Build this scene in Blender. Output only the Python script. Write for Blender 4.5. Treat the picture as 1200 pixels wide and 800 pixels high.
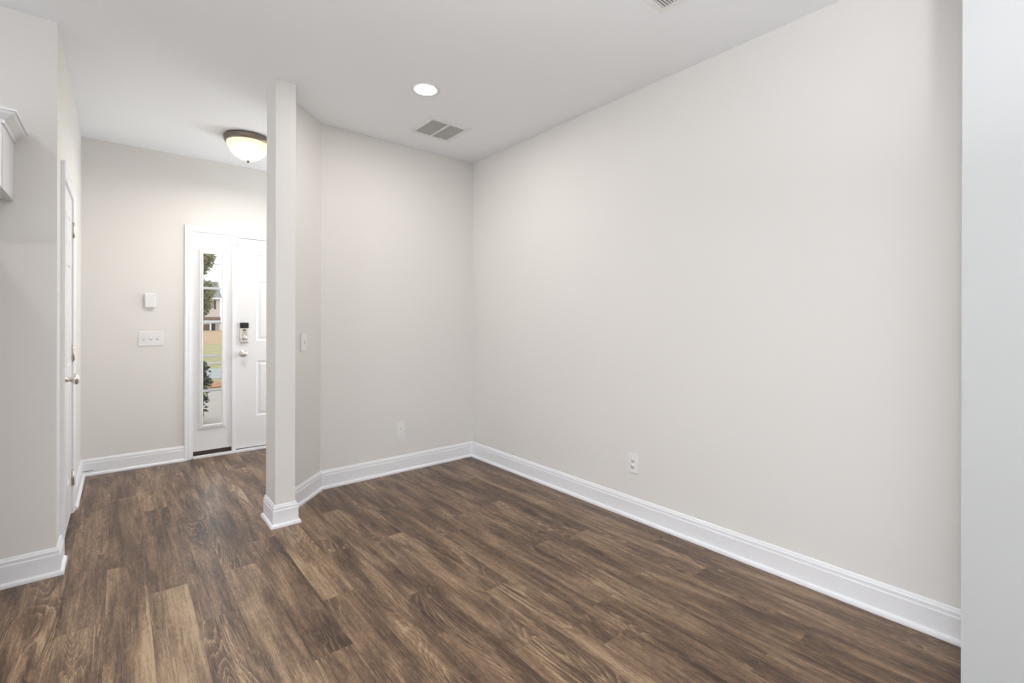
import bpy, bmesh, math, random
from mathutils import Vector, Matrix
random.seed(7)
S = bpy.context.scene
for o in list(bpy.data.objects): bpy.data.objects.remove(o)
C = S.collection

# ------------------------------------------------------------------ camera
YAW, ROLL, FPX = 0.6957, 0.0025, 551.25
cam = bpy.data.cameras.new('camera'); co = bpy.data.objects.new('camera', cam); C.objects.link(co)
cam.sensor_width = 36.0; cam.lens = FPX / 1200 * 36.0; cam.shift_y = -24.2 / 1200
cam.clip_start = 0.02; cam.clip_end = 500
co.matrix_world = (Matrix.Translation((0, 0, 1.264)) @ Matrix.Rotation(-YAW, 4, 'Z')
                   @ Matrix.Rotation(math.pi / 2, 4, 'X') @ Matrix.Rotation(ROLL, 4, 'Z'))
S.camera = co

# ------------------------------------------------------------------ light
S.view_settings.view_transform = 'Standard'; S.view_settings.look = 'None'
S.view_settings.gamma = 1.0; S.view_settings.use_curve_mapping = False
S.view_settings.exposure = 0.07
W = bpy.data.worlds.new('overcast_sky'); S.world = W; W.use_nodes = True
bg = W.node_tree.nodes['Background']
bg.inputs[0].default_value = (0.90, 0.95, 1.0, 1); bg.inputs[1].default_value = 1.35

def light(name, kind, loc, energy, color=(1, 1, 1), size=0.1, size_y=None, rot=(0, 0, 0), portal=False, spread=None):
    l = bpy.data.lights.new(name, kind); o = bpy.data.objects.new(name, l); C.objects.link(o)
    o.location = loc; o.rotation_euler = rot; l.energy = energy; l.color = color
    if kind == 'AREA':
        l.shape = 'DISK' if size_y is None else 'RECTANGLE'; l.size = size
        if size_y: l.size_y = size_y
        if portal: l.cycles.is_portal = True
        if spread: l.spread = spread
    else: l.shadow_soft_size = size
    return o

R90 = math.pi / 2
WIN_L = (-2.4, 2.2, 0.25, 2.35)        # kitchen glass doors, left side of the house: y0, y1, z0, z1
WIN_B = (-3.4, -2.0, 0.25, 2.35)        # rear glass doors: x0, x1, z0, z1
DAY = (0.90, 0.95, 1.0)
POWER = dict(left=7, left_up=14, rear=1, rear_up=1, foyer_win=31, lamp=7.5, fill_b=9, fill_c=8, up_a=28, up_b=66, can=10.6, foyer=12, bowl=1.0, sky=2.2)
bg.inputs[1].default_value = POWER['sky']
# overcast daylight through the glass doors and windows out of view; the tilted pair are unseen fill lamps added to lift the ceiling
light('daylight_left', 'AREA', (-4.06, -0.1, 1.3), POWER['left'], DAY, 4.5, 2.0, (0, -R90, 0))
light('ceiling_fill_left', 'AREA', (-4.06, -0.1, 0.6), POWER['left_up'], (0.97, 0.98, 1), 4.5, 0.6, (0, -R90 - math.radians(28), 0), spread=math.radians(95))
light('daylight_rear', 'AREA', (-2.7, -3.06, 1.3), POWER['rear'], DAY, 1.35, 2.0, (R90, 0, 0))
light('ceiling_fill_rear', 'AREA', (-2.7, -3.06, 0.6), POWER['rear_up'], (0.97, 0.98, 1), 1.35, 0.6, (R90 + math.radians(28), 0, 0), spread=math.radians(95))
light('daylight_foyer', 'AREA', (2.70, 4.45, 1.4), POWER['foyer_win'], (0.94, 0.97, 1.0), 0.8, 1.7, (0, R90, 0))
for (x, y, e) in [(-1.09, 1.6, POWER['lamp']), (-2.6, 0.2, POWER['fill_b']), (0.6, 0.0, POWER['fill_c'])]:  # first follows the cabinet shadow; other two are unseen fill added for brightness
    light('kitchen_lamp_and_fill', 'AREA', (x, y, 2.725), e, (1, 0.98, 0.95), 0.12)
UPLIGHTS = [(-1.7, -0.9, 1.30, POWER['up_a']), (0.10, -0.55, 1.22, POWER['up_b'])]      # fill lamps added out of view, aimed up to brighten the ceiling
for (x, y, z, e) in UPLIGHTS:
    light('fill_lamp_bulb', 'AREA', (x, y, z), e, (0.97, 0.985, 1.0), 0.30, None, (math.pi, 0, 0), spread=math.radians(152))
CAN_E, FLUSH_E = POWER['can'], POWER['foyer']

# ------------------------------------------------------------------ materials
def mat(name, col, rough=0.5, metal=0.0, bump=0.0, bscale=60, var=0.0, spec=0.5):
    m = bpy.data.materials.new(name); m.use_nodes = True; nt = m.node_tree; b = nt.nodes['Principled BSDF']
    b.inputs['Base Color'].default_value = (*col, 1); b.inputs['Roughness'].default_value = rough
    b.inputs['Metallic'].default_value = metal; b.inputs['Specular IOR Level'].default_value = spec
    if bump or var:
        tc = nt.nodes.new('ShaderNodeTexCoord'); n = nt.nodes.new('ShaderNodeTexNoise')
        n.inputs['Scale'].default_value = bscale; n.inputs['Detail'].default_value = 3
        nt.links.new(tc.outputs['Object'], n.inputs['Vector'])
        if bump:
            bp = nt.nodes.new('ShaderNodeBump'); bp.inputs['Strength'].default_value = bump; bp.inputs['Distance'].default_value = 0.002
            nt.links.new(n.outputs['Fac'], bp.inputs['Height']); nt.links.new(bp.outputs['Normal'], b.inputs['Normal'])
        if var:
            mx = nt.nodes.new('ShaderNodeMix'); mx.data_type = 'RGBA'
            mx.inputs[6].default_value = (*[c * (1 - var) for c in col], 1); mx.inputs[7].default_value = (*[min(1, c * (1 + var)) for c in col], 1)
            nt.links.new(n.outputs['Fac'], mx.inputs[0]); nt.links.new(mx.outputs[2], b.inputs['Base Color'])
    return m

def emit_mat(name, col, strength):
    m = bpy.data.materials.new(name); m.use_nodes = True; nt = m.node_tree; b = nt.nodes['Principled BSDF']
    b.inputs['Base Color'].default_value = (*col, 1)
    b.inputs['Emission Color'].default_value = (*col, 1); b.inputs['Emission Strength'].default_value = strength
    return m

M = {}
M['wall'] = mat('wall_paint', (0.80, 0.780, 0.755), 0.75, bump=0.06, bscale=180, spec=0.25)
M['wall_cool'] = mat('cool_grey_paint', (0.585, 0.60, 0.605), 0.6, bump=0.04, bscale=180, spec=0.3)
M['ceil'] = mat('ceiling_paint', (0.93, 0.95, 0.975), 0.85, bump=0.05, bscale=220, spec=0.2)
M['trim'] = mat('white_trim_paint', (0.875, 0.88, 0.91), 0.38, bump=0.02, bscale=40)
M['door'] = mat('white_door_paint', (0.82, 0.82, 0.83), 0.42, bump=0.02, bscale=60)
M['cab'] = mat('white_cabinet_paint', (0.82, 0.83, 0.85), 0.35, bump=0.01, bscale=40)
M['plastic'] = mat('white_plastic', (0.86, 0.86, 0.86), 0.35, bump=0.01, bscale=90)
M['nickel'] = mat('satin_nickel', (0.74, 0.69, 0.65), 0.3, 1.0, bump=0.02, bscale=200)
M['bronze'] = mat('brushed_nickel_dark', (0.23, 0.195, 0.165), 0.33, 1.0, bump=0.03, bscale=200)
M['black'] = mat('black_plastic', (0.012, 0.012, 0.015), 0.35, bump=0.01, bscale=90)
M['muntin'] = mat('grey_muntin', (0.60, 0.64, 0.66), 0.45, bump=0.02, bscale=60)
M['dark'] = mat('dark_slot', (0.03, 0.028, 0.026), 0.7, var=0.1)
M['grille'] = mat('grey_grille', (0.56, 0.555, 0.55), 0.6, var=0.06)
M['duct'] = mat('duct_shadow', (0.24, 0.24, 0.24), 0.8, var=0.1)
M['sweep'] = mat('brown_weatherstrip', (0.055, 0.035, 0.028), 0.7, var=0.3, bscale=50)
M['gap'] = mat('gap_brown', (0.20, 0.10, 0.07), 0.8, var=0.3)
M['lamp_white'] = emit_mat('lit_lens', (1.0, 0.965, 0.9), 6.0)
# exterior
M['grass'] = mat('lawn_grass', (0.25, 0.215, 0.085), 0.9, var=0.35, bscale=1.5)
M['straw'] = mat('dormant_grass', (0.31, 0.2, 0.1), 0.9, var=0.25, bscale=0.35)
M['road'] = mat('pale_asphalt', (0.25, 0.245, 0.235), 0.9, var=0.08, bscale=3)
M['concrete'] = mat('concrete', (0.27, 0.235, 0.2), 0.85, var=0.08, bscale=4)
M['mulch'] = mat('pine_straw_mulch', (0.27, 0.13, 0.065), 0.95, var=0.4, bscale=9)
M['soil'] = mat('bed_soil', (0.16, 0.12, 0.09), 0.95, var=0.3, bscale=12)
M['siding'] = mat('beige_siding', (0.57, 0.49, 0.44), 0.8, var=0.05, bscale=1)
M['roof'] = mat('grey_shingles', (0.215, 0.21, 0.205), 0.9, var=0.2, bscale=3)
M['extwhite'] = mat('white_vinyl', (0.7, 0.7, 0.7), 0.6, var=0.03)
M['shutter'] = mat('dark_shutter', (0.07, 0.07, 0.075), 0.7, var=0.1)
M['winpane'] = mat('dark_pane', (0.16, 0.18, 0.20), 0.15, var=0.1)
M['brick'] = mat('brown_brick', (0.2, 0.14, 0.11), 0.9, var=0.3, bscale=5)
M['bark'] = mat('bark', (0.16, 0.12, 0.09), 0.95, bump=0.4, bscale=20, var=0.3)
M['leaf_tree'] = mat('tree_leaf', (.27, .25, .13), 0.6, var=0.45, bscale=3)
M['leaf_shrub'] = mat('shrub_leaf', (.028, .042, .022), 0.45, var=0.5, bscale=9)

def glass_mat():
    m = bpy.data.materials.new('clear_glass'); m.use_nodes = True; nt = m.node_tree; nt.nodes.clear()
    out = nt.nodes.new('ShaderNodeOutputMaterial'); mx = nt.nodes.new('ShaderNodeMixShader')
    tr = nt.nodes.new('ShaderNodeBsdfTransparent'); gl = nt.nodes.new('ShaderNodeBsdfGlossy'); fr = nt.nodes.new('ShaderNodeFresnel')
    tr.inputs[0].default_value = (0.97, 0.98, 0.975, 1); gl.inputs['Roughness'].default_value = 0.02; fr.inputs[0].default_value = 1.3
    nt.links.new(fr.outputs[0], mx.inputs[0]); nt.links.new(tr.outputs[0], mx.inputs[1]); nt.links.new(gl.outputs[0], mx.inputs[2])
    nt.links.new(mx.outputs[0], out.inputs[0]); return m
M['glass'] = glass_mat()

def dome_mat():
    # alabaster glass lit from within by its own bulb: diffuse translucent shell with a soft glow
    m = bpy.data.materials.new('alabaster_glass'); m.use_nodes = True; nt = m.node_tree; nt.nodes.clear()
    out = nt.nodes.new('ShaderNodeOutputMaterial'); mx = nt.nodes.new('ShaderNodeMixShader'); ad = nt.nodes.new('ShaderNodeAddShader')
    tl = nt.nodes.new('ShaderNodeBsdfTranslucent'); df = nt.nodes.new('ShaderNodeBsdfDiffuse'); gl = nt.nodes.new('ShaderNodeEmission')
    n = nt.nodes.new('ShaderNodeTexNoise'); n.inputs['Scale'].default_value = 7; n.inputs['Detail'].default_value = 4; n.inputs['Distortion'].default_value = 1.5
    tc = nt.nodes.new('ShaderNodeTexCoord'); nt.links.new(tc.outputs['Object'], n.inputs['Vector'])
    r = nt.nodes.new('ShaderNodeValToRGB'); r.color_ramp.elements[0].color = (0.80, 0.72, 0.55, 1); r.color_ramp.elements[1].color = (0.93, 0.88, 0.76, 1)
    nt.links.new(n.outputs['Fac'], r.inputs[0])
    for s in (tl, df): nt.links.new(r.outputs[0], s.inputs[0])
    nt.links.new(r.outputs[0], gl.inputs[0]); gl.inputs[1].default_value = 0.45 * POWER['bowl']
    mx.inputs[0].default_value = 0.4
    nt.links.new(tl.outputs[0], mx.inputs[1]); nt.links.new(df.outputs[0], mx.inputs[2])
    rfr = nt.nodes.new('ShaderNodeBsdfRefraction'); rfr.inputs['Roughness'].default_value = 0.6; rfr.inputs['IOR'].default_value = 1.12; nt.links.new(r.outputs[0], rfr.inputs[0])
    m3 = nt.nodes.new('ShaderNodeMixShader'); m3.inputs[0].default_value = 0.35; nt.links.new(mx.outputs[0], m3.inputs[1]); nt.links.new(rfr.outputs[0], m3.inputs[2])
    nt.links.new(m3.outputs[0], ad.inputs[0]); nt.links.new(gl.outputs[0], ad.inputs[1]); nt.links.new(ad.outputs[0], out.inputs[0]); return m
M['dome'] = dome_mat()

def floor_mat():
    m = bpy.data.materials.new('oak_vinyl_plank'); m.use_nodes = True; nt = m.node_tree; N = nt.nodes.new; L = nt.links.new
    b = nt.nodes['Principled BSDF']
    uv = N('ShaderNodeUVMap'); uv.uv_map = 'plank'
    at = N('ShaderNodeAttribute'); at.attribute_name = 'plank_rand'
    sx = N('ShaderNodeSeparateXYZ'); L(uv.outputs[0], sx.inputs[0])
    sc = N('ShaderNodeSeparateColor'); L(at.outputs['Color'], sc.inputs[0])
    def mth(op, a, c=None, d=None, clamp=False):
        n = N('ShaderNodeMath'); n.operation = op; n.use_clamp = clamp
        for i, v in enumerate((a, c, d)):
            if v is None: continue
            if isinstance(v, (int, float)): n.inputs[i].default_value = v
            else: L(v, n.inputs[i])
        return n.outputs[0]
    seed = mth('MULTIPLY', sc.outputs[1], 60.0)
    def noise(kx, ky, detail=3, rough=0.55, dist=0.0, so=0.0):
        cb = N('ShaderNodeCombineXYZ'); L(mth('MULTIPLY', sx.outputs[0], kx), cb.inputs[0]); L(mth('MULTIPLY', sx.outputs[1], ky), cb.inputs[1])
        L(mth('ADD', seed, so), cb.inputs[2])
        n = N('ShaderNodeTexNoise'); n.inputs['Scale'].default_value = 1; n.inputs['Detail'].default_value = detail
        n.inputs['Roughness'].default_value = rough; n.inputs['Distortion'].default_value = dist
        L(cb.outputs[0], n.inputs['Vector']); return n.outputs['Fac']
    broad = noise(11, 1.6, 3, 0.5, 0.6)               # heartwood / sapwood drift
    field = noise(9, 1.1, 1, 0.4, 0.3, 5.0)           # contour field -> cathedral figure
    fibre = noise(150, 5, 4, 0.65, 0.2, 9.0)
    pore = noise(300, 14, 2, 0.6, 0.0, 13.0)
    mott = noise(30, 22, 3, 0.6, 0.0, 17.0)
    rings = mth('FRACT', mth('ADD', mth('MULTIPLY', field, 22.0), mth('MULTIPLY', fibre, 0.9)))
    ring = mth('POWER', rings, 3.0)
    msk = noise(7, 1.0, 2, 0.5, 0.0, 23.0)
    mr = N('ShaderNodeMapRange'); mr.inputs[1].default_value = 0.47; mr.inputs[2].default_value = 0.62; L(msk, mr.inputs[0])
    figure = mth('MULTIPLY', mr.outputs[0], mth('SUBTRACT', ring, 0.25))
    # tone 0..1
    fine = noise(400, 36, 2, 0.6, 0.3, 31.0)           # short ticks of open grain
    streak = noise(62, 2.6, 3, 0.6, 0.5, 37.0)          # long streaks
    t = mth('MULTIPLY', mth('SUBTRACT', broad, 0.5), 1.6)
    t = mth('ADD', t, mth('MULTIPLY', mth('SUBTRACT', streak, 0.5), 0.85))
    t = mth('ADD', t, mth('MULTIPLY', mth('SUBTRACT', fibre, 0.5), 0.85))
    t = mth('ADD', t, mth('MULTIPLY', mth('SUBTRACT', fine, 0.5), 0.85))
    t = mth('ADD', t, mth('MULTIPLY', figure, 0.60))
    t = mth('ADD', t, mth('MULTIPLY', mth('SUBTRACT', mott, 0.5), 0.25))
    t = mth('ADD', t, sc.outputs[0], None, True)
    ramp = N('ShaderNodeValToRGB'); L(t, ramp.inputs[0]); cr = ramp.color_ramp
    cr.elements[0].position = 0.0; cr.elements[0].color = (0.0445, 0.0248, 0.0148, 1)
    cr.elements[1].position = 1.0; cr.elements[1].color = (0.4183, 0.2965, 0.1820, 1)
    e = cr.elements.new(0.35); e.color = (0.1202, 0.0708, 0.0426, 1)
    e = cr.elements.new(0.65); e.color = (0.2332, 0.1487, 0.0886, 1)
    # cerused pores: fine pale flecks
    mp = N('ShaderNodeMapRange'); mp.inputs[1].default_value = 0.58; mp.inputs[2].default_value = 0.72; L(pore, mp.inputs[0])
    pf = mth('MULTIPLY', mp.outputs[0], 0.34)
    mx = N('ShaderNodeMix'); mx.data_type = 'RGBA'; L(pf, mx.inputs[0]); L(ramp.outputs[0], mx.inputs[6]); mx.inputs[7].default_value = (0.46, 0.35, 0.25, 1)
    # plank edge line
    ex = mth('MINIMUM', sx.outputs[0], mth('SUBTRACT', 0.15, sx.outputs[0]))
    ey = mth('MINIMUM', sc.outputs[2], 1.0)
    uv2 = N('ShaderNodeUVMap'); uv2.uv_map = 'edge'; s2 = N('ShaderNodeSeparateXYZ'); L(uv2.outputs[0], s2.inputs[0])
    ed = mth('MINIMUM', mth('MINIMUM', s2.outputs[0], mth('SUBTRACT', 0.15, s2.outputs[0])), mth('MINIMUM', s2.outputs[1], mth('SUBTRACT', 1.2, s2.outputs[1])))
    me = N('ShaderNodeMapRange'); me.inputs[1].default_value = 0.0; me.inputs[2].default_value = 0.0016; me.inputs[3].default_value = 0.55; me.inputs[4].default_value = 0.0; L(ed, me.inputs[0])
    m2 = N('ShaderNodeMix'); m2.data_type = 'RGBA'; L(me.outputs[0], m2.inputs[0]); L(mx.outputs[2], m2.inputs[6]); m2.inputs[7].default_value = (0.035, 0.024, 0.018, 1)
    L(m2.outputs[2], b.inputs['Base Color'])
    rr = mth('ADD', 0.27, mth('MULTIPLY', fibre, 0.18)); L(rr, b.inputs['Roughness'])
    b.inputs['Specular IOR Level'].default_value = 0.42
    bp = N('ShaderNodeBump'); bp.inputs['Strength'].default_value = 0.25; bp.inputs['Distance'].default_value = 0.0008
    L(mth('SUBTRACT', mth('ADD', fibre, mth('MULTIPLY', pore, 0.5)), mth('MULTIPLY', me.outputs[0], 2.0)), bp.inputs['Height']); L(bp.outputs[0], b.inputs['Normal'])
    return m
M['floor'] = floor_mat()

# ------------------------------------------------------------------ mesh helpers
class MB:
    def __init__(s): s.bm = bmesh.new()
    def box(s, a, b, bevel=0.0):
        x0, y0, z0 = a; x1, y1, z1 = b
        v = [s.bm.verts.new(p) for p in ((x0,y0,z0),(x1,y0,z0),(x1,y1,z0),(x0,y1,z0),(x0,y0,z1),(x1,y0,z1),(x1,y1,z1),(x0,y1,z1))]
        fs = [s.bm.faces.new([v[i] for i in f]) for f in ((0,3,2,1),(4,5,6,7),(0,1,5,4),(1,2,6,5),(2,3,7,6),(3,0,4,7))]
        if bevel:
            es = list({e for f in fs for e in f.edges})
            bmesh.ops.bevel(s.bm, geom=es, offset=bevel, segments=2, affect='EDGES', profile=0.6)
        return s
    def prism(s, pts, z0, z1):
        lo = [s.bm.verts.new((x, y, z0)) for x, y in pts]; hi = [s.bm.verts.new((x, y, z1)) for x, y in pts]; n = len(pts)
        s.bm.faces.new(lo[::-1]); s.bm.faces.new(hi)
        for i in range(n): s.bm.faces.new((lo[i], lo[(i+1) % n], hi[(i+1) % n], hi[i]))
        return s
    def lathe(s, prof, mtx=None, n=40, smooth=True):
        rings = []
        for r, z in prof:
            if r < 1e-6: rings.append([s.bm.verts.new((0, 0, z))])
            else: rings.append([s.bm.verts.new((r*math.cos(2*math.pi*i/n), r*math.sin(2*math.pi*i/n), z)) for i in range(n)])
        nf = []
        for a, b in zip(rings, rings[1:]):
            for i in range(n):
                j = (i+1) % n
                if len(a) == 1 and len(b) == 1: continue
                if len(a) == 1: nf.append(s.bm.faces.new((a[0], b[j], b[i])))
                elif len(b) == 1: nf.append(s.bm.faces.new((a[i], a[j], b[0])))
                else: nf.append(s.bm.faces.new((a[i], a[j], b[j], b[i])))
        for f in nf: f.smooth = smooth
        if mtx is not None: bmesh.ops.transform(s.bm, matrix=mtx, verts=[v for r in rings for v in r])
        return s
    def tube(s, pts, rad, n=8):
        pts = [Vector(p) for p in pts]; rings = []
        for i, p in enumerate(pts):
            d = (pts[min(i+1, len(pts)-1)] - pts[max(i-1, 0)]).normalized(); r = rad[i] if isinstance(rad, (list, tuple)) else rad
            u = d.orthogonal().normalized(); w = d.cross(u)
            rings.append([s.bm.verts.new(p + u*r*math.cos(2*math.pi*k/n) + w*r*math.sin(2*math.pi*k/n)) for k in range(n)])
        for a, b in zip(rings, rings[1:]):
            for k in range(n):
                f = s.bm.faces.new((a[k], a[(k+1) % n], b[(k+1) % n], b[k])); f.smooth = True
        s.bm.faces.new(rings[0][::-1]); s.bm.faces.new(rings[-1]); return s
    def sweep(s, path, prof, i0=0, i1=None, side=1, cap=True):
        """profile (offset, z) swept along a plan polyline with mitres; offset to the left of travel if side=1"""
        P = [Vector((x, y)) for x, y in path]; i1 = len(P) - 1 if i1 is None else i1; cols = []
        for i in range(i0, i1 + 1):
            dn = [(P[k+1] - P[k]).normalized() for k in (i-1, i) if 0 <= k < len(P) - 1]
            nn = [Vector((-d.y, d.x)) * side for d in dn]
            m = nn[0] if len(nn) == 1 else (nn[0] + nn[1]) / (1 + nn[0].dot(nn[1]))
            cols.append([s.bm.verts.new((P[i].x + m.x*o, P[i].y + m.y*o, z)) for o, z in prof])
        for a, b in zip(cols, cols[1:]):
            for k in range(len(prof)):
                j = (k+1) % len(prof); s.bm.faces.new((a[k], b[k], b[j], a[j]))
        if cap: s.bm.faces.new(cols[0]); s.bm.faces.new(cols[-1][::-1])
        return s
    def panel_front(s, x0, x1, z0, z1, panels, steps, depth):
        """a slab in the XZ plane, front at y=0 facing -Y; panels = rects with nested (inset, y) steps"""
        xs = sorted({x0, x1, *[v for p in panels for v in p[:2]]}); zs = sorted({z0, z1, *[v for p in panels for v in p[2:]]})
        vd = {}
        def V(x, y, z):
            k = (round(x, 5), round(y, 5), round(z, 5))
            if k not in vd: vd[k] = s.bm.verts.new((x, y, z))
            return vd[k]
        def quad(a, b, c, d): s.bm.faces.new((a, b, c, d))
        for xa, xb in zip(xs, xs[1:]):
            for za, zb in zip(zs, zs[1:]):
                cx, cz = (xa+xb)/2, (za+zb)/2
                if any(p[0] < cx < p[1] and p[2] < cz < p[3] for p in panels): continue
                quad(V(xa,0,za), V(xb,0,za), V(xb,0,zb), V(xa,0,zb))
        for p in panels:
            # border following the grid lines on the panel edge
            prev = (0.0, 0.0)
            edge_x = [x for x in xs if p[0] <= x <= p[1]]; edge_z = [z for z in zs if p[2] <= z <= p[3]]
            loop0 = [(x, p[2]) for x in edge_x[:-1]] + [(p[1], z) for z in edge_z[:-1]] + [(x, p[3]) for x in edge_x[:0:-1]] + [(p[0], z) for z in edge_z[:0:-1]]
            cx, cz = (p[0]+p[1])/2, (p[2]+p[3])/2
            def inset(pt, d):
                x, z = pt
                return (min(max(x, p[0]+d), p[1]-d), min(max(z, p[2]+d), p[3]-d))
            prev_loop = [V(x, 0, z) for x, z in loop0]
            for d, y in steps:
                if d is None: break
                cur = [V(*(lambda q: (q[0], y, q[1]))(inset(pt, d))) for pt in loop0]
                n = len(cur)
                for i in range(n):
                    j = (i+1) % n; f = [prev_loop[i], prev_loop[j], cur[j], cur[i]]
                    f = list(dict.fromkeys(f))
                    if len(f) > 2: s.bm.faces.new(f)
                prev_loop = cur
            if not (steps and steps[-1][0] is None): s.bm.faces.new(list(dict.fromkeys(prev_loop)))
            else:                                     # through opening: walls go to the back
                y = depth; cur = [V(v.co.x, y, v.co.z) for v in prev_loop]
                n = len(cur)
                for i in range(n):
                    j = (i+1) % n; s.bm.faces.new((prev_loop[i], prev_loop[j], cur[j], cur[i]))
        # sides and back
        D = depth
        bl = [(x, z0) for x in xs[:-1]] + [(x1, z) for z in zs[:-1]] + [(x, z1) for x in xs[:0:-1]] + [(x0, z) for z in zs[:0:-1]]
        fr = [V(x, 0, z) for x, z in bl]; bk = [V(x, D, z) for x, z in bl]; n = len(bl)
        for i in range(n):
            j = (i+1) % n; s.bm.faces.new((fr[j], fr[i], bk[i], bk[j]))
        if not (steps and steps[-1][0] is None): s.bm.faces.new(bk)
        return s
    def move(s, mtx): bmesh.ops.transform(s.bm, matrix=mtx, verts=s.bm.verts); return s
    def build(s, name, m, parent=None, loc=None, normals=True):
        if normals: bmesh.ops.recalc_face_normals(s.bm, faces=s.bm.faces)
        me = bpy.data.meshes.new(name); s.bm.to_mesh(me); s.bm.free()
        me.materials.append(M[m] if isinstance(m, str) else m)
        o = bpy.data.objects.new(name, me); C.objects.link(o)
        if parent: o.parent = parent
        if loc: o.location = loc
        return o

def struct(o, label=None):
    o['kind'] = 'structure'
    if label: o['label'] = label
    return o
def tag(o, label, cat, group=None):
    o['label'] = label; o['category'] = cat
    if group: o['group'] = group
    return o
def empty(name, loc=(0, 0, 0), rz=0.0, rot=None):
    o = bpy.data.objects.new(name, None); C.objects.link(o); o.location = loc
    o.rotation_euler = rot if rot else (0, 0, rz); o.empty_display_size = 0.05; return o
def T(x, y, z): return Matrix.Translation((x, y, z))
FACE_NEGY = Matrix.Rotation(R90, 4, 'X')            # lathe axis +Z -> -Y

# ------------------------------------------------------------------ room shell
H = 2.74
XR, YB, XP, YP, XL, YL, YF = 2.543, 3.627, 0.733, 3.132, -0.238, 3.2465, 5.140
WT = 0.115; X0, Y0 = -4.0, -3.0

# floor: plank grid measured from the photograph
fm = bmesh.new(); uvA = fm.loops.layers.uv.new('plank'); uvB = fm.loops.layers.uv.new('edge'); cl = fm.loops.layers.float_color.new('plank_rand')
SEAM = {-2: 3.80, -1: 3.13, 0: 2.73, 1: 2.35, 2: 2.74, 3: 1.81, 4: 2.17, 5: 1.394, 6: 1.96, 7: 1.378, 8: 1.765, 9: 1.18, 10: 1.37, 11: 1.95, 12: 1.395, 13: 0.697, 14: 1.213, 15: 0.342}
TONE = {(-2, 2.58): .50, (-2, 3.8): .36, (-1, 1.93): .56, (-1, 3.13): .40, (0, 1.53): .60, (0, 2.73): .38, (1, 1.15): .44, (1, 2.35): .36, (1, 3.55): .42,
        (2, 1.54): .56, (2, 2.74): .40, (3, 1.81): .36, (3, .61): .44, (3, 3.01): .42, (4, 2.17): .60, (4, .97): .40, (5, 1.394): .46, (5, .194): .42, (5, 2.594): .56, (6, 1.96): .44, (6, .76): .38,
        (7, 1.378): .56, (7, .178): .42, (8, .565): .60, (8, 1.765): .40, (9, 1.18): .38, (9, 2.38): .40, (10, 1.37): .46, (10, .17): .38}
rf = random.Random(3); PW, PL = 0.15, 1.2
def fface(x0, x1, y0, y1, xb, yb, tone, seed):
    v = [fm.verts.new(p) for p in ((x0, y0, 0), (x1, y0, 0), (x1, y1, 0), (x0, y1, 0))]
    f = fm.faces.new(v)
    for lp in f.loops:
        x, y = lp.vert.co.x - xb, lp.vert.co.y - yb
        lp[uvA].uv = (x, y + seed * 3); lp[uvB].uv = (x, y); lp[cl] = (tone, seed, 1, 1)
FX0, FX1, FY0, FY1 = X0, 2.66, Y0, YF + 0.13
for k in range(-29, 18):
    xb = 0.105 + PW * k; x0, x1 = max(xb, FX0), min(xb + PW, FX1)
    if x1 - x0 < 1e-4: continue
    s0 = SEAM.get(k, rf.uniform(0, 1.2)); n0 = math.floor((FY0 - s0) / PL)
    for n in range(n0, n0 + 9):
        yb = s0 + n * PL; y0, y1 = max(yb, FY0), min(yb + PL, FY1)
        tone = next((t for (kk, yy), t in TONE.items() if kk == k and abs(yy - yb) < 0.05), None)
        r = rf.gauss(0.43, 0.05); sd = rf.random()
        if y1 - y0 < 1e-4: continue
        fface(x0, x1, y0, y1, xb, yb, tone if tone is not None else min(.55, max(.33, r)), sd)
me = bpy.data.meshes.new('floor'); fm.to_mesh(me); fm.free(); me.materials.append(M['floor'])
fl = bpy.data.objects.new('floor', me); C.objects.link(fl); struct(fl, 'brown oak-look plank floor running away from the camera')
struct(MB().box((X0, Y0, -0.25), (2.66, YF + 0.13, -0.004)).build('floor_base', 'concrete'), 'slab under the plank floor')
struct(MB().box((X0 - .1, Y0 - .1, H), (2.76, YF + 0.23, H + 0.12)).build('ceiling', 'ceil'), 'flat white painted ceiling')

# right wall, near wall stub, back wall with angled return and pillar
fwin = (4.05, 4.85, .5, 2.3)                      # stair hall window beyond the foyer, out of view
struct(MB().box((XR, 0.248, 0), (XR + WT, fwin[0], H)).box((XR, fwin[1], 0), (XR + WT, YF, H)).box((XR, fwin[0], 0), (XR + WT, fwin[1], fwin[2])).box((XR, fwin[0], fwin[3]), (XR + WT, fwin[1], H)).build('wall_right', 'wall'), 'long bare beige wall on the right')
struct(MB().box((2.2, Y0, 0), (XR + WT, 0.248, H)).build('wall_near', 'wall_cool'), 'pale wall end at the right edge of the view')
q = WT * math.tan(math.radians(22.5))
struct(MB().prism([(XP, YP), (XP + WT, YP), (XP + WT, 3.316), (1.159, YB), (XR, YB), (XR, YB + WT), (1.159 - q, YB + WT), (XP, 3.364)], 0, H).build('wall_back', 'wall'),
       'back wall with angled return ending in a square pillar')
# wall with the kitchen cabinet, hall wall with the closet door
struct(MB().box((X0, YL, 0), (XL, YL + WT, H)).build('wall_left', 'wall'), 'grey shaded wall at the left edge below the cabinet')
DY0, DY1, DH = 3.48, 4.20, 2.045
hw = MB().box((XL - WT, YL + WT, 0), (XL, DY0, H)).box((XL - WT, DY1, 0), (XL, YF, H)).box((XL - WT, DY0, DH), (XL, DY1, H))
struct(hw.build('wall_hall', 'wall'), 'hall wall holding the closet door')
FX, FXR, FH = 0.505, 1.815, 2.068
fw = MB().box((XL - WT, YF, 0), (FX, YF + .13, H)).box((FXR, YF, 0), (XR + WT, YF + .13, H)).box((FX, YF, FH), (FXR, YF + .13, H))
struct(fw.build('wall_front', 'wall'), 'foyer wall around the front door')
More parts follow.
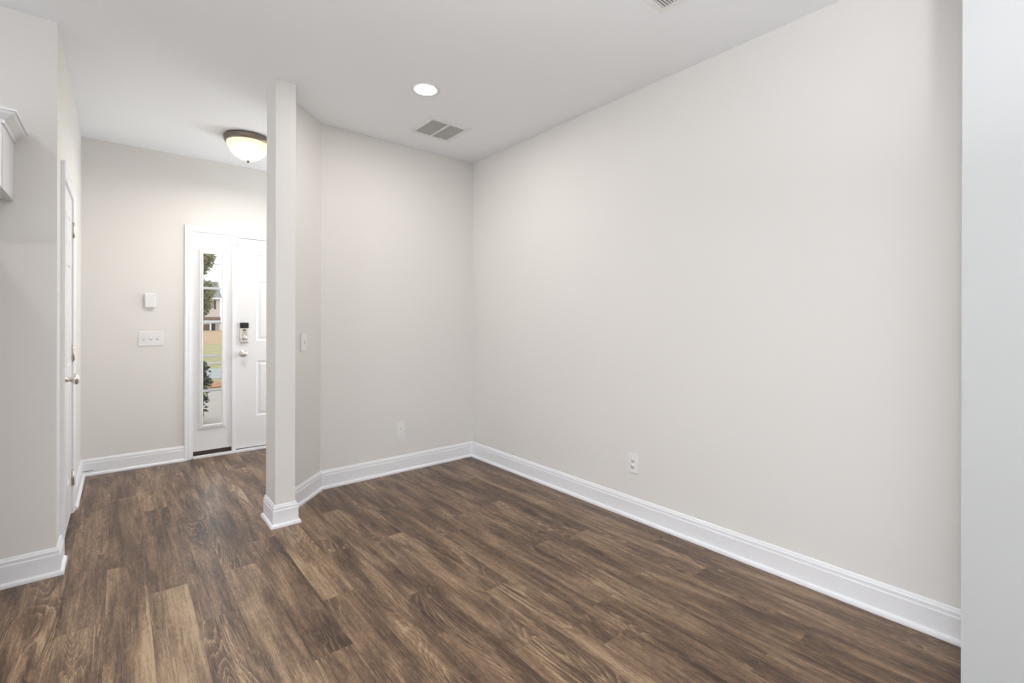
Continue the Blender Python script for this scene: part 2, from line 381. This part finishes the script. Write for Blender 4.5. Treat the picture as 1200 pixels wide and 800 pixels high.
# unseen kitchen side: walls with wide glass doors that let the daylight in
y0, y1, z0, z1 = WIN_L
lw = MB().box((X0 - .1, Y0, 0), (X0, y0, H)).box((X0 - .1, y1, 0), (X0, YL + WT, H)).box((X0 - .1, y0, 0), (X0, y1, z0)).box((X0 - .1, y0, z1), (X0, y1, H))
struct(lw.build('wall_kitchen', 'wall'))
x0, x1, z0, z1 = WIN_B
rw = MB().box((X0, Y0 - .1, 0), (x0, Y0, H)).box((x1, Y0 - .1, 0), (XR + WT, Y0, H)).box((x0, Y0 - .1, 0), (x1, Y0, z0)).box((x0, Y0 - .1, z1), (x1, Y0, H))
struct(rw.build('wall_rear', 'wall'))

# baseboards with shoe moulding
BB = [(0, 0), (.030, 0), (.030, .009), (.0275, .016), (.022, .020), (.0155, .021), (.0155, .100), (.0125, .1035), (.0125, .119), (.0095, .1225), (.0075, .130), (.005, .134), (0, .134)]
LW = [(-2.6, YL), (XL, YL), (XL, DY0 - .06)]
struct(MB().sweep(LW, BB, side=-1).build('baseboard_left', 'trim'), 'white baseboard wrapping the left wall corner')
FWP = [(XL, DY1 + .06), (XL, YF), (FX - .054, YF)]
bf = struct(MB().sweep(FWP, BB, side=-1).build('baseboard_front', 'trim'), 'white baseboard along the foyer wall')
MB().box((-.222, YF - .0165, .0345), (-.160, YF - .0150, .0400), .0006).build('gap_strip', 'gap', bf)['label'] = 'reddish brown scuff above the shoe moulding'  # thin brown strip painted in for the gap above the shoe moulding
RP = [(XP, 3.364), (XP, YP), (XP + WT, YP), (XP + WT, 3.316), (1.159, YB), (XR, YB), (XR, 0.248)]
struct(MB().sweep(RP, BB, 0, 3, side=-1).build('baseboard_pillar', 'trim'), 'white baseboard wrapping the square pillar')
struct(MB().sweep(RP, BB, 3, 5, side=-1).build('baseboard_back', 'trim'), 'white baseboard along the angled and back walls')
struct(MB().sweep(RP, BB, 5, 6, side=-1).build('baseboard_right', 'trim'), 'white baseboard along the right wall')

# ------------------------------------------------------------------ front door and sidelight
CAS = [(0, 0), (0, .018), (.012, .018), (.018, .014), (.040, .012), (.048, .008), (.054, .007), (.054, 0)]   # (across from outer edge, thickness)
def casing(x0, x1, h, w=.054, prof=None):
    """casing round an opening in the XZ plane, facing -Y, opening x0..x1, 0..h"""
    prof = prof or CAS; mb = MB(); cols = []
    for (px, pz, sx, sz) in ((x0, 0, -1, 0), (x0, h, -1, 1), (x1, h, 1, 1), (x1, 0, 1, 0)):
        cols.append([mb.bm.verts.new((px + sx * (w - a), -t, pz + sz * (w - a))) for a, t in prof])
    for a, b in zip(cols, cols[1:]):
        for k in range(len(prof)):
            j = (k+1) % len(prof); mb.bm.faces.new((a[k], b[k], b[j], a[j]))
    mb.bm.faces.new(cols[0]); mb.bm.faces.new(cols[-1][::-1]); return mb
struct(casing(FX, FXR, FH).move(T(0, YF, 0)).build('trim_1', 'trim'), 'white casing round the front door and sidelight')
jb = MB().box((FX, YF + .004, 0), (FX + .012, YF + .13, FH)).box((FXR - .012, YF + .004, 0), (FXR, YF + .13, FH)).box((FX + .012, YF + .004, FH - .014), (FXR - .012, YF + .13, FH))
jb.box((.824, YF - .004, .022), (.857, YF + .12, FH - .014), .002)      # mullion between sidelight and door
jb.box((FX + .012, YF + .006, FH - .026), (.824, YF + .02, FH - .014))
struct(jb.build('trim_2', 'trim'), 'white jambs and mullion of the front entry')
d1 = struct(empty('door_1', (.86, YF + .012, 0)), 'white six panel front door partly hidden by the pillar')
DW = .94
cols_ = [(.175, .415), (.525, .765)]
pan = [(a, b, c, d) for a, b in cols_ for c, d in ((.33, .865), (1.065, 1.645), (1.745, 1.905))]
MB().panel_front(0, DW, .030, 2.050, pan, [(.010, .007), (.022, .007), (.040, .0015)], .044).build('slab', 'door', d1)
MB().box((0, .004, .0205), (DW, .036, .0295)).build('door_sweep', 'sweep', d1)['label'] = 'dark brown strip under the door'
MB().box((-.344, -.030, 0), (DW, .10, .020), .003).build('threshold', 'trim', d1)
MB().box((-.010, -.020, 1.985), (.022, -.0165 + .010, 2.045), .003).build('contact_sensor', 'plastic', d1)
lk = empty('keypad_deadbolt', (.066, 0, 1.141)); lk.parent = d1
MB().box((-.037, -.022, -.098), (.037, 0, .062), .010).build('body', 'nickel', lk)
bk_ = MB().box((-.038, -.030, .045), (.038, -.002, .100), .010).build('cover', 'black', lk); bk_['label'] = 'black plastic upper cover'
MB().lathe([(0, 0), (.024, 0), (.024, .006), (.018, .010), (.016, .016), (0, .016)], T(0, -.022, -.045) @ FACE_NEGY, 28).build('thumbturn_rose', 'nickel', lk)
MB().box((-.005, -.052, -.062), (.005, -.036, -.028), .003).build('thumbturn', 'nickel', lk)
MB().box((-.012, -.0235, .020), (.012, -.0215, .032)).build('indicator_window', 'black', lk)
MB().lathe([(0, 0), (.004, 0), (.004, .0015), (0, .0015)], T(0, -.022, .000) @ FACE_NEGY, 12).build('screw', 'dark', lk)
def knob(parent, mtx, m='nickel'):
    MB().lathe([(0, 0), (.033, 0), (.033, .004), (.028, .009), (.013, .012), (.011, .030), (.018, .036), (.027, .044), (.030, .053), (.027, .062), (.016, .068), (0, .069)], mtx, 32).build('doorknob', m, parent)
knob(d1, T(.058, 0, .942) @ FACE_NEGY)

w1 = struct(empty('window_1', (FX + .012, YF + .010, 0)), 'narrow five pane sidelight beside the front door')
SW = .824 - (FX + .012)
gx0, gx1, gz0, gz1 = .594 - .517, .739 - .517, .297, 1.875
MB().panel_front(0, SW, .062, FH - .014, [(gx0 - .012, gx1 + .012, gz0 - .012, gz1 + .012)], [(.0005, .002), (None, None)], .044).build('side_panel', 'door', w1)
MB().box((0, .006, .0205), (SW, .036, .0615)).build('sill_gap_strip', 'sweep', w1)['label'] = 'dark brown strip under the sidelight panel'
ring = MB(); prof = [(0.034, 0), (.034, -.006), (.028, -.012), (.018, -.012), (.010, -.016), (.002, -.014), (0, -.004), (0, 0)]
cc = []
for px, pz, sx, sz in ((gx0, gz0, -1, -1), (gx1, gz0, 1, -1), (gx1, gz1, 1, 1), (gx0, gz1, -1, 1)):
    cc.append([ring.bm.verts.new((px + sx*o, y, pz + sz*o)) for o, y in prof])
for i in range(4):
    a, b = cc[i], cc[(i+1) % 4]
    for k in range(len(prof)): ring.bm.faces.new((a[k], b[k], b[(k+1) % len(prof)], a[(k+1) % len(prof)]))
ring.build('glazing_frame', 'door', w1)
MB().box((gx0 - .004, .018, gz0 - .004), (gx1 + .004, .022, gz1 + .004)).build('pane', 'glass', w1)
for z in (.609, .930, 1.243, 1.560):
    MB().box((gx0, .008, z - .011), (gx1, .0175, z + .011), .003).build('muntin', 'muntin', w1)

# ------------------------------------------------------------------ closet door on the hall wall (faces +X)
PX = Matrix.Translation((XL, 0, 0)) @ Matrix.Rotation(R90, 4, 'Z')      # local x -> +Y, local -y -> +X
CAS2 = [(0, 0), (0, .018), (.014, .018), (.020, .015), (.046, .013), (.054, .010), (.060, .009), (.060, 0)]
struct(casing(DY0, DY1, DH, .06, CAS2).move(PX).build('trim_3', 'trim'), 'white casing round the hall closet door')
MB_ = MB().box((DY0, .001, 0), (DY0 + .010, WT, DH)).box((DY1 - .010, .001, 0), (DY1, WT, DH)).box((DY0 + .010, .001, DH - .010), (DY1 - .010, WT, DH))
struct(MB_.move(PX).build('trim_4', 'trim'), 'white jamb of the hall closet door')
d2 = struct(empty('door_2', (XL, DY0 + .012, 0), R90), 'white hall closet door seen nearly edge on')
w = DY1 - DY0 - .024
pan2 = [(a, b, c, d) for a, b in ((.11, .30), (w - .30, w - .11)) for c, d in ((.25, .80), (.98, 1.60), (1.70, 1.90))]
MB().panel_front(0, w, .012, DH - .014, pan2, [(.010, .007), (.022, .007), (.040, .0015)], .036).build('slab', 'door', d2)
for zc in (.235, 1.045, 1.845):
    hg = MB().lathe([(0, -.048), (.0075, -.048), (.0075, .048), (0, .048)], T(w + .002, -.008, zc), 12)
    hg.box((w - .012, -.003, zc - .045), (w - .004, -.0005, zc + .045))
    hg.lathe([(0, .048), (.006, .048), (.006, .054), (0, .056)], T(w + .002, -.008, zc), 12).build('hinge', 'nickel', d2)
knob(d2, T(.058, 0, .935) @ FACE_NEGY)
MB().lathe([(0, 0), (.026, 0), (.026, .006), (.020, .012), (0, .012)], T(.058, 0, 1.085) @ FACE_NEGY, 24).build('deadbolt', 'nickel', d2)

# ------------------------------------------------------------------ wall plates
def plate(mb, w, h): return mb.box((-w/2, -.006, -h/2), (w/2, 0, h/2), .0022)
def switch(loc, rz, gangs, label, group=None):
    t = tag(empty('light_switch', loc, rz), label, 'light switch', group); wd = .075 + .0475 * (gangs - 1)
    plate(MB(), wd, .122).build('cover_plate', 'plastic', t)
    for g in range(gangs):
        x = (g - (gangs - 1) / 2) * .0475
        MB().box((x - .0055, -.0066, -.0125), (x + .0055, -.0050, .0125)).build('slot', 'grille', t)
        tg = MB().box((-.004, -.014, -.008), (.004, 0, .008), .0015).move(T(x, -.004, 0) @ Matrix.Rotation(math.radians(-22), 4, 'X'))
        tg.build('toggle', 'plastic', t)
    return t
# the three gang plate in the foyer
switch((.210, YF, 1.102), 0, 3, 'white triple toggle switch plate on the foyer wall left of the front door')
switch((.9855 + .0012, 3.4535 - .0012 + .0012 - .0012, 1.112), math.radians(45), 1, 'white single toggle switch on the narrow angled wall beside the pillar')
def outlet(loc, rz, label):
    t = tag(empty('power_outlet', loc, rz), label, 'outlet'); plate(MB(), .075, .122).build('cover_plate', 'plastic', t)
    for s in (-1, 1):
        f = MB().lathe([(0, 0), (.0165, 0), (.0165, .0015), (0, .0015)], T(0, -.006, s * .0195) @ FACE_NEGY, 24).build('receptacle', 'plastic', t)
        for dx in (-.006, .006): MB().box((dx - .0012, -.0082, s * .0195 - .003), (dx + .0012, -.0074, s * .0195 + .006)).build('slot', 'duct', f)
        MB().box((-.002, -.0082, s * .0195 - .011), (.002, -.0074, s * .0195 - .007)).build('slot', 'duct', f)
    return t
outlet((XR, 1.822, .351), -R90, 'white duplex power outlet low on the long right wall')
jk = tag(empty('wall_jack', (1.8105, YB, .351)), 'white wall plate with one small jack low on the back wall', 'wall plate')
plate(MB(), .077, .128).build('cover_plate', 'plastic', jk)
MB().lathe([(0, 0), (.0065, 0), (.0065, .004), (.0045, .004), (.0045, .009), (0, .009)], T(0, -.006, .010) @ FACE_NEGY, 16).build('jack', 'nickel', jk)
MB().lathe([(0, 0), (.003, 0), (.003, .001), (0, .0012)], T(0, -.006, -.030) @ FACE_NEGY, 12).build('screw', 'plastic', jk)
ch = tag(empty('wall_sensor', (.205, YF, 1.433)), 'small white square sensor box on the foyer wall above the triple switch', 'sensor')
MB().box((-.037, -.026, -.063), (.037, -.006, .063), .006).build('cover', 'plastic', ch)
MB().box((-.033, -.006, -.059), (.033, 0, .059)).build('back_plate', 'plastic', ch)

# ------------------------------------------------------------------ ceiling fixtures
cn = tag(empty('recessed_light', (1.497, 2.660, H)), 'round lit recessed ceiling light in front of the square vent', 'ceiling light')
MB().lathe([(.092, 0), (.091, -.004), (.080, -.007), (.070, -.005), (.068, 0)], None, 48).build('trim_ring', 'plastic', cn)
MB().lathe([(0, -.0055), (.040, -.0055), (.0695, -.0042)], None, 48).build('lens', 'lamp_white', cn)
cl_ = light('recessed_bulb', 'AREA', (0, 0, -.012), CAN_E, (1, .965, .925), .12); cl_.parent = cn

fmx = tag(empty('flush_mount_light', (.800, 4.300, H)), 'lit glass bowl ceiling light with dark metal rim in the foyer', 'ceiling light')
MB().lathe([(0, 0), (.150, 0), (.170, -.004), (.176, -.012), (.176, -.020), (.170, -.026), (.172, -.034), (.166, -.046), (.158, -.050), (.150, -.048), (.150, -.010), (0, -.010)], None, 56).build('rim', 'bronze', fmx)
MB().lathe([(.152, -.046), (.151, -.062), (.143, -.088), (.126, -.118), (.100, -.146), (.066, -.168), (.032, -.180), (0, -.184)], None, 56).build('glass_bowl', 'dome', fmx)
MB().lathe([(0, -.182), (.012, -.184), (.013, -.188), (.007, -.192), (.009, -.197), (.005, -.203), (0, -.205)], None, 20).build('finial', 'bronze', fmx)
MB().lathe([(0, -.040), (.030, -.042), (.055, -.054), (.068, -.074), (.068, -.094), (.055, -.114), (.030, -.128), (0, -.133)], None, 24).build('bulb', 'lamp_white', fmx)
fb = light('foyer_bulb', 'AREA', (0, 0, -.215), FLUSH_E, (1, .955, .90), .26); fb.parent = fmx

def frame_ring(mb, x0, x1, y0, y1, wdt, t):
    mb.box((x0, y0, -t), (x1, y0 + wdt, 0), .0015).box((x0, y1 - wdt, -t), (x1, y1, 0), .0015)
    mb.box((x0, y0 + wdt, -t), (x0 + wdt, y1 - wdt, 0), .0015).box((x1 - wdt, y0 + wdt, -t), (x1, y1 - wdt, 0), .0015); return mb
rv = tag(empty('return_air_vent', (1.900, 3.152, H)), 'square ceiling return vent with two grey grille fields', 'vent')
frame_ring(MB(), -.178, .178, -.170, .170, .036, .008).build('frame', 'plastic', rv)
MB().box((-.142, -.134, -.0012), (.142, .134, -.0004)).build('duct_opening', 'duct', rv)
MB().box((-.0085, -.134, -.0085), (.0085, .134, -.0012), .001).build('divider', 'plastic', rv)
for sgn in (-1, 1):
    g = MB()
    for i in range(26):
        y = -.129 + i * .0103; a, b = sorted((sgn * .0085, sgn * .142))
        g.box((a, y - .0016, -.0065), (b, y + .0042, -.0030))
    g.build('grille', 'grille', rv)
sv = tag(empty('supply_register', (1.800, 1.108, H)), 'white slatted ceiling register cut off by the top edge of the view', 'vent')
frame_ring(MB(), -.190, .190, -.165, .165, .028, .006).build('frame', 'plastic', sv)
MB().box((-.162, -.137, -.0012), (.162, .137, -.0004)).build('duct_opening', 'duct', sv)
for i in range(20):
    y = -.129 + i * .0136
    MB().box((-.162, -.0052, -.001), (.162, .0052, .001)).move(T(0, y, -.0048) @ Matrix.Rotation(math.radians(24), 4, 'X')).build('slat', 'plastic', sv)

# ------------------------------------------------------------------ upper cabinet with crown
cb = tag(empty('wall_cabinet', (-.387, YL, 1.827)), 'white upper cabinet with crown moulding at the left edge', 'cabinet')
CW, CD, CH = .80, .305, .290
MB().box((-CW, -CD + .020, .003), (0, 0, CH), .0015).build('carcass', 'cab', cb)
for k in range(2):
    dr = MB().panel_front(0, CW / 2 - .004, .006, CH - .012, [(.055, CW / 2 - .059, .061, CH - .067)], [(.004, .008), (.010, .008), (.03, .004)], .018)
    dr.move(T(-CW + .002 + k * CW / 2, -CD, 0)).build('door', 'cab', cb)
MB().sweep([(0, 0), (0, -CD + .008), (-CW, -CD + .008), (-CW, 0)], [(0, CH - .012), (.006, CH - .012), (.008, CH + .002), (.020, CH + .012), (.036, CH + .026), (.040, CH + .034), (.047, CH + .036), (.047, CH + .046), (0, CH + .046)], side=1).build('crown_moulding', 'cab', cb)

# refrigerator under the cabinet, just beyond the left edge of the view
fr = tag(empty('refrigerator', (-.545, 3.20, 0)), 'steel refrigerator standing under the upper cabinet', 'refrigerator')
MB().box((-.75, -.62, .03), (0, 0, 1.75), .006).build('body', 'grille', fr)
for (za, zb) in ((.06, 1.14), (1.15, 1.745)):
    dd = MB().box((-.75, -.685, za), (0, -.622, zb), .008).build('door', 'nickel', fr)
    hz = (max(za + .25, zb - .55), zb - .08) if za < 1 else (za + .08, za + .45)
    MB().tube([(-.06, -.690, hz[0]), (-.06, -.725, hz[0] + .02), (-.06, -.725, hz[1] - .02), (-.06, -.690, hz[1])], .010, 10).build('handle', 'nickel', dd)
for fx_ in (-.70, -.05):
    for fy_ in (-.57, -.05): MB().lathe([(0, 0), (.02, 0), (.02, .03), (0, .03)], T(fx_, fy_, 0), 12).build('foot', 'black', fr)

# bodies for the added fill lamps, unseen behind the camera
for (x, y, z, e), lb in zip(UPLIGHTS, ('added open-topped fill lamp by the kitchen glass doors', 'added open-topped fill lamp behind the viewing position')):
    lp = tag(empty('fill_lamp', (x, y, 0)), lb, 'lamp', 'added open-topped fill lamps')
    MB().lathe([(0, 0), (.14, 0), (.14, .012), (.03, .03), (0, .03)], None, 32).build('base', 'bronze', lp)
    MB().lathe([(0, .03), (.012, .03), (.012, z - .12), (0, z - .12)], None, 16).build('pole', 'bronze', lp)
    MB().lathe([(0, z - .12), (.06, z - .11), (.13, z - .06), (.17, z + .01), (.165, z + .01), (.125, z - .05), (.05, z - .09), (0, z - .095)], None, 40).build('lamp_shade', 'plastic', lp)

# ------------------------------------------------------------------ outdoors through the sidelight
def ground(name, m, pts, z0, z1, label): return struct(MB().prism(pts, z0, z1).build(name, m), label)
ground('lawn', 'grass', [(-30, 5.4), (40, 5.4), (40, 36), (-30, 36)], -.42, -.30, 'green front lawn')
ground('far_lawn', 'straw', [(-60, 36), (80, 36), (80, 140), (-60, 140)], -.56, -.44, 'straw coloured lawn across the street')
ground('front_walk', 'concrete', [(-.6, 5.28), (2.8, 5.28), (2.8, 8.5), (2.4, 12.0), (1.50, 12.3), (1.3, 11), (-.6, 8.4)], -.42, -.25, 'pale concrete front walk')
ground('planting_bed', 'mulch', [(.6, 12.9), (1.72, 12.7), (2.6, 12.9), (2.6, 13.8), (.6, 13.8)], -.40, -.27, 'orange mulch bed by the street')
ground('street', 'road', [(-30, 14.6), (40, 14.6), (40, 17.7), (-30, 17.7)], -.40, -.285, 'pale grey street')
ground('sidewalk', 'concrete', [(-30, 19.4), (40, 19.4), (40, 20.5), (-30, 20.5)], -.40, -.28, 'pale concrete sidewalk')

def leaf_cloud(name, m, parent, blobs, n, size, rnd):
    bm = bmesh.new()
    for i in range(n):
        c, r = rnd.choice(blobs)
        d = Vector((rnd.gauss(0, 1), rnd.gauss(0, 1), rnd.gauss(0, 1))).normalized() * (r * rnd.uniform(.35, 1.0))
        p = Vector(c) + d; s = size * rnd.uniform(.6, 1.3)
        u = Vector((rnd.gauss(0, 1), rnd.gauss(0, 1), rnd.gauss(0, .6))).normalized(); v = u.orthogonal().normalized()
        v = (v + u.cross(v) * rnd.uniform(-1, 1)).normalized(); nn = u.cross(v) * s * .18
        bm.faces.new([bm.verts.new(p - u*s), bm.verts.new(p + v*s*.45 + nn), bm.verts.new(p + u*s), bm.verts.new(p - v*s*.45 + nn)])
    me = bpy.data.meshes.new(name); bm.to_mesh(me); bm.free(); me.materials.append(M[m])
    o = bpy.data.objects.new(name, me); C.objects.link(o); o.parent = parent; return o
rs = random.Random(11)
sh = tag(empty('shrub', (.74, 8.2, -.30)), 'dark green leafy shrub seen through the lower sidelight panes', 'shrub')
stems = MB()
for k in range(6):
    a = k * 1.05; stems.tube([(.02*math.cos(a), .02*math.sin(a), 0), (.10*math.cos(a), .10*math.sin(a), .4), (.17*math.cos(a), .17*math.sin(a), .85)], [.012, .009, .004], 6)
stems.build('stems', 'bark', sh)
blobs = [((.05, 0, .86), .22), ((.10, .02, .74), .23), ((.10, .02, .60), .22), ((-.1, 0, .7), .3), ((.06, 0, .42), .22), ((.05, -.05, .28), .2), ((-.12, .1, .45), .3), ((.02, 0, .12), .2)]
leaf_cloud('foliage', 'leaf_shrub', sh, blobs, 3000, .040, rs)

tr = tag(empty('tree', (1.24, 23.5, -.30)), 'leafy olive green tree reaching in from the left of the sidelight', 'tree')
MB().tube([(0, 0, 0), (.02, 0, 1.2), (-.03, .05, 2.2), (.08, 0, 3.4), (.05, 0, 4.6)], [.17, .14, .12, .09, .04], 10).build('trunk', 'bark', tr)
MB().tube([(.05, 0, 3.3), (.9, 0, 3.75), (1.6, .05, 3.95), (2.25, .05, 3.97)], [.05, .035, .025, .012], 6).tube([(0, 0, 2.2), (.7, .1, 2.6), (1.5, .1, 2.75)], [.045, .03, .012], 6).build('branch', 'bark', tr)
blobs = [((0, 0, 5.0), 1.2), ((1.1, 0, 4.45), .70), ((1.62, 0, 4.25), .40), ((1.58, 0, 4.1), .36), ((.3, 0, 3.9), 1.0), ((1.45, 0, 3.75), .32), ((1.3, .1, 3.0), .48), ((1.62, .1, 2.85), .42), ((1.5, .1, 2.75), .45), ((1.35, .1, 2.4), .45), ((.4, .1, 2.9), .8), ((1.55, .1, 2.25), .34), ((1.45, .1, 1.98), .28)]
leaf_cloud('foliage', 'leaf_tree', tr, blobs, 7800, .055, rs)

# house across the street
HX = lambda px: 10.46 + (px - 238.5) * .1195
HZ = lambda py: 1.264 + (375.8 - py) * .14
hs = tag(empty('house', (HX(250), 90.5, -.44)), 'beige two storey house with grey roof across the street', 'house')
def hb(mb, px0, px1, py0, py1, ya, yb):    # box in house local coordinates, y measured toward the viewer as negative
    mb.box((HX(px0) - HX(250), ya, HZ(py1) + .44), (HX(px1) - HX(250), yb, HZ(py0) + .44)); return mb
hb(MB(), 205, 258.2, 350, 388, 0, 7).build('wall', 'siding', hs)
rfm = MB(); xa, xb2 = HX(203) - HX(250), HX(259.6) - HX(250); ze, zr = HZ(350) + .44, HZ(328.6) + .44
rfm.bm.faces.new([rfm.bm.verts.new(p) for p in ((xa, -.5, ze), (xb2, -.5, ze), (xb2, 3.5, zr), (xa, 3.5, zr))])
rfm.bm.faces.new([rfm.bm.verts.new(p) for p in ((xa, 7.5, ze), (xb2, 7.5, ze), (xb2, 3.5, zr), (xa, 3.5, zr))])
rfm.bm.faces.new([rfm.bm.verts.new(p) for p in ((xb2, -.5, ze), (xb2, 7.5, ze), (xb2, 3.5, zr))]); rfm.build('roof', 'roof', hs)
hb(MB(), 203, 259.6, 349.6, 351.3, -.55, -.35).build('gutter', 'extwhite', hs)
hb(MB(), 257.2, 258.6, 351, 388, -.06, .06).build('corner_board', 'extwhite', hs)
wn = hb(MB(), 247.2, 250.2, 352.5, 363, -.06, .02).build('window', 'extwhite', hs)
hb(MB(), 247.7, 249.6, 353.5, 362, -.09, -.06).build('pane', 'winpane', wn)
hb(MB(), 250.4, 253.0, 352.5, 363, -.07, -.01).build('shutter', 'shutter', hs)
pr = MB(); hb(pr, 238, 257, 372.2, 376.5, -1.6, -.02); pr.build('porch_roof', 'brick', hs)
hb(MB(), 238, 257, 376.4, 377.4, -1.65, -1.45).build('porch_beam', 'extwhite', hs)
for px in (244.3, 256.3): hb(MB(), px, px + 1.5, 377.4, 387.8, -1.55, -1.35).build('porch_post', 'extwhite', hs)
hb(MB(), 247.5, 252.2, 377.6, 388, -.06, 0).build('front_door', 'shutter', hs)
hb(MB(), 238, 247, 381, 388, -.05, 0).build('brick_skirt', 'brick', hs)
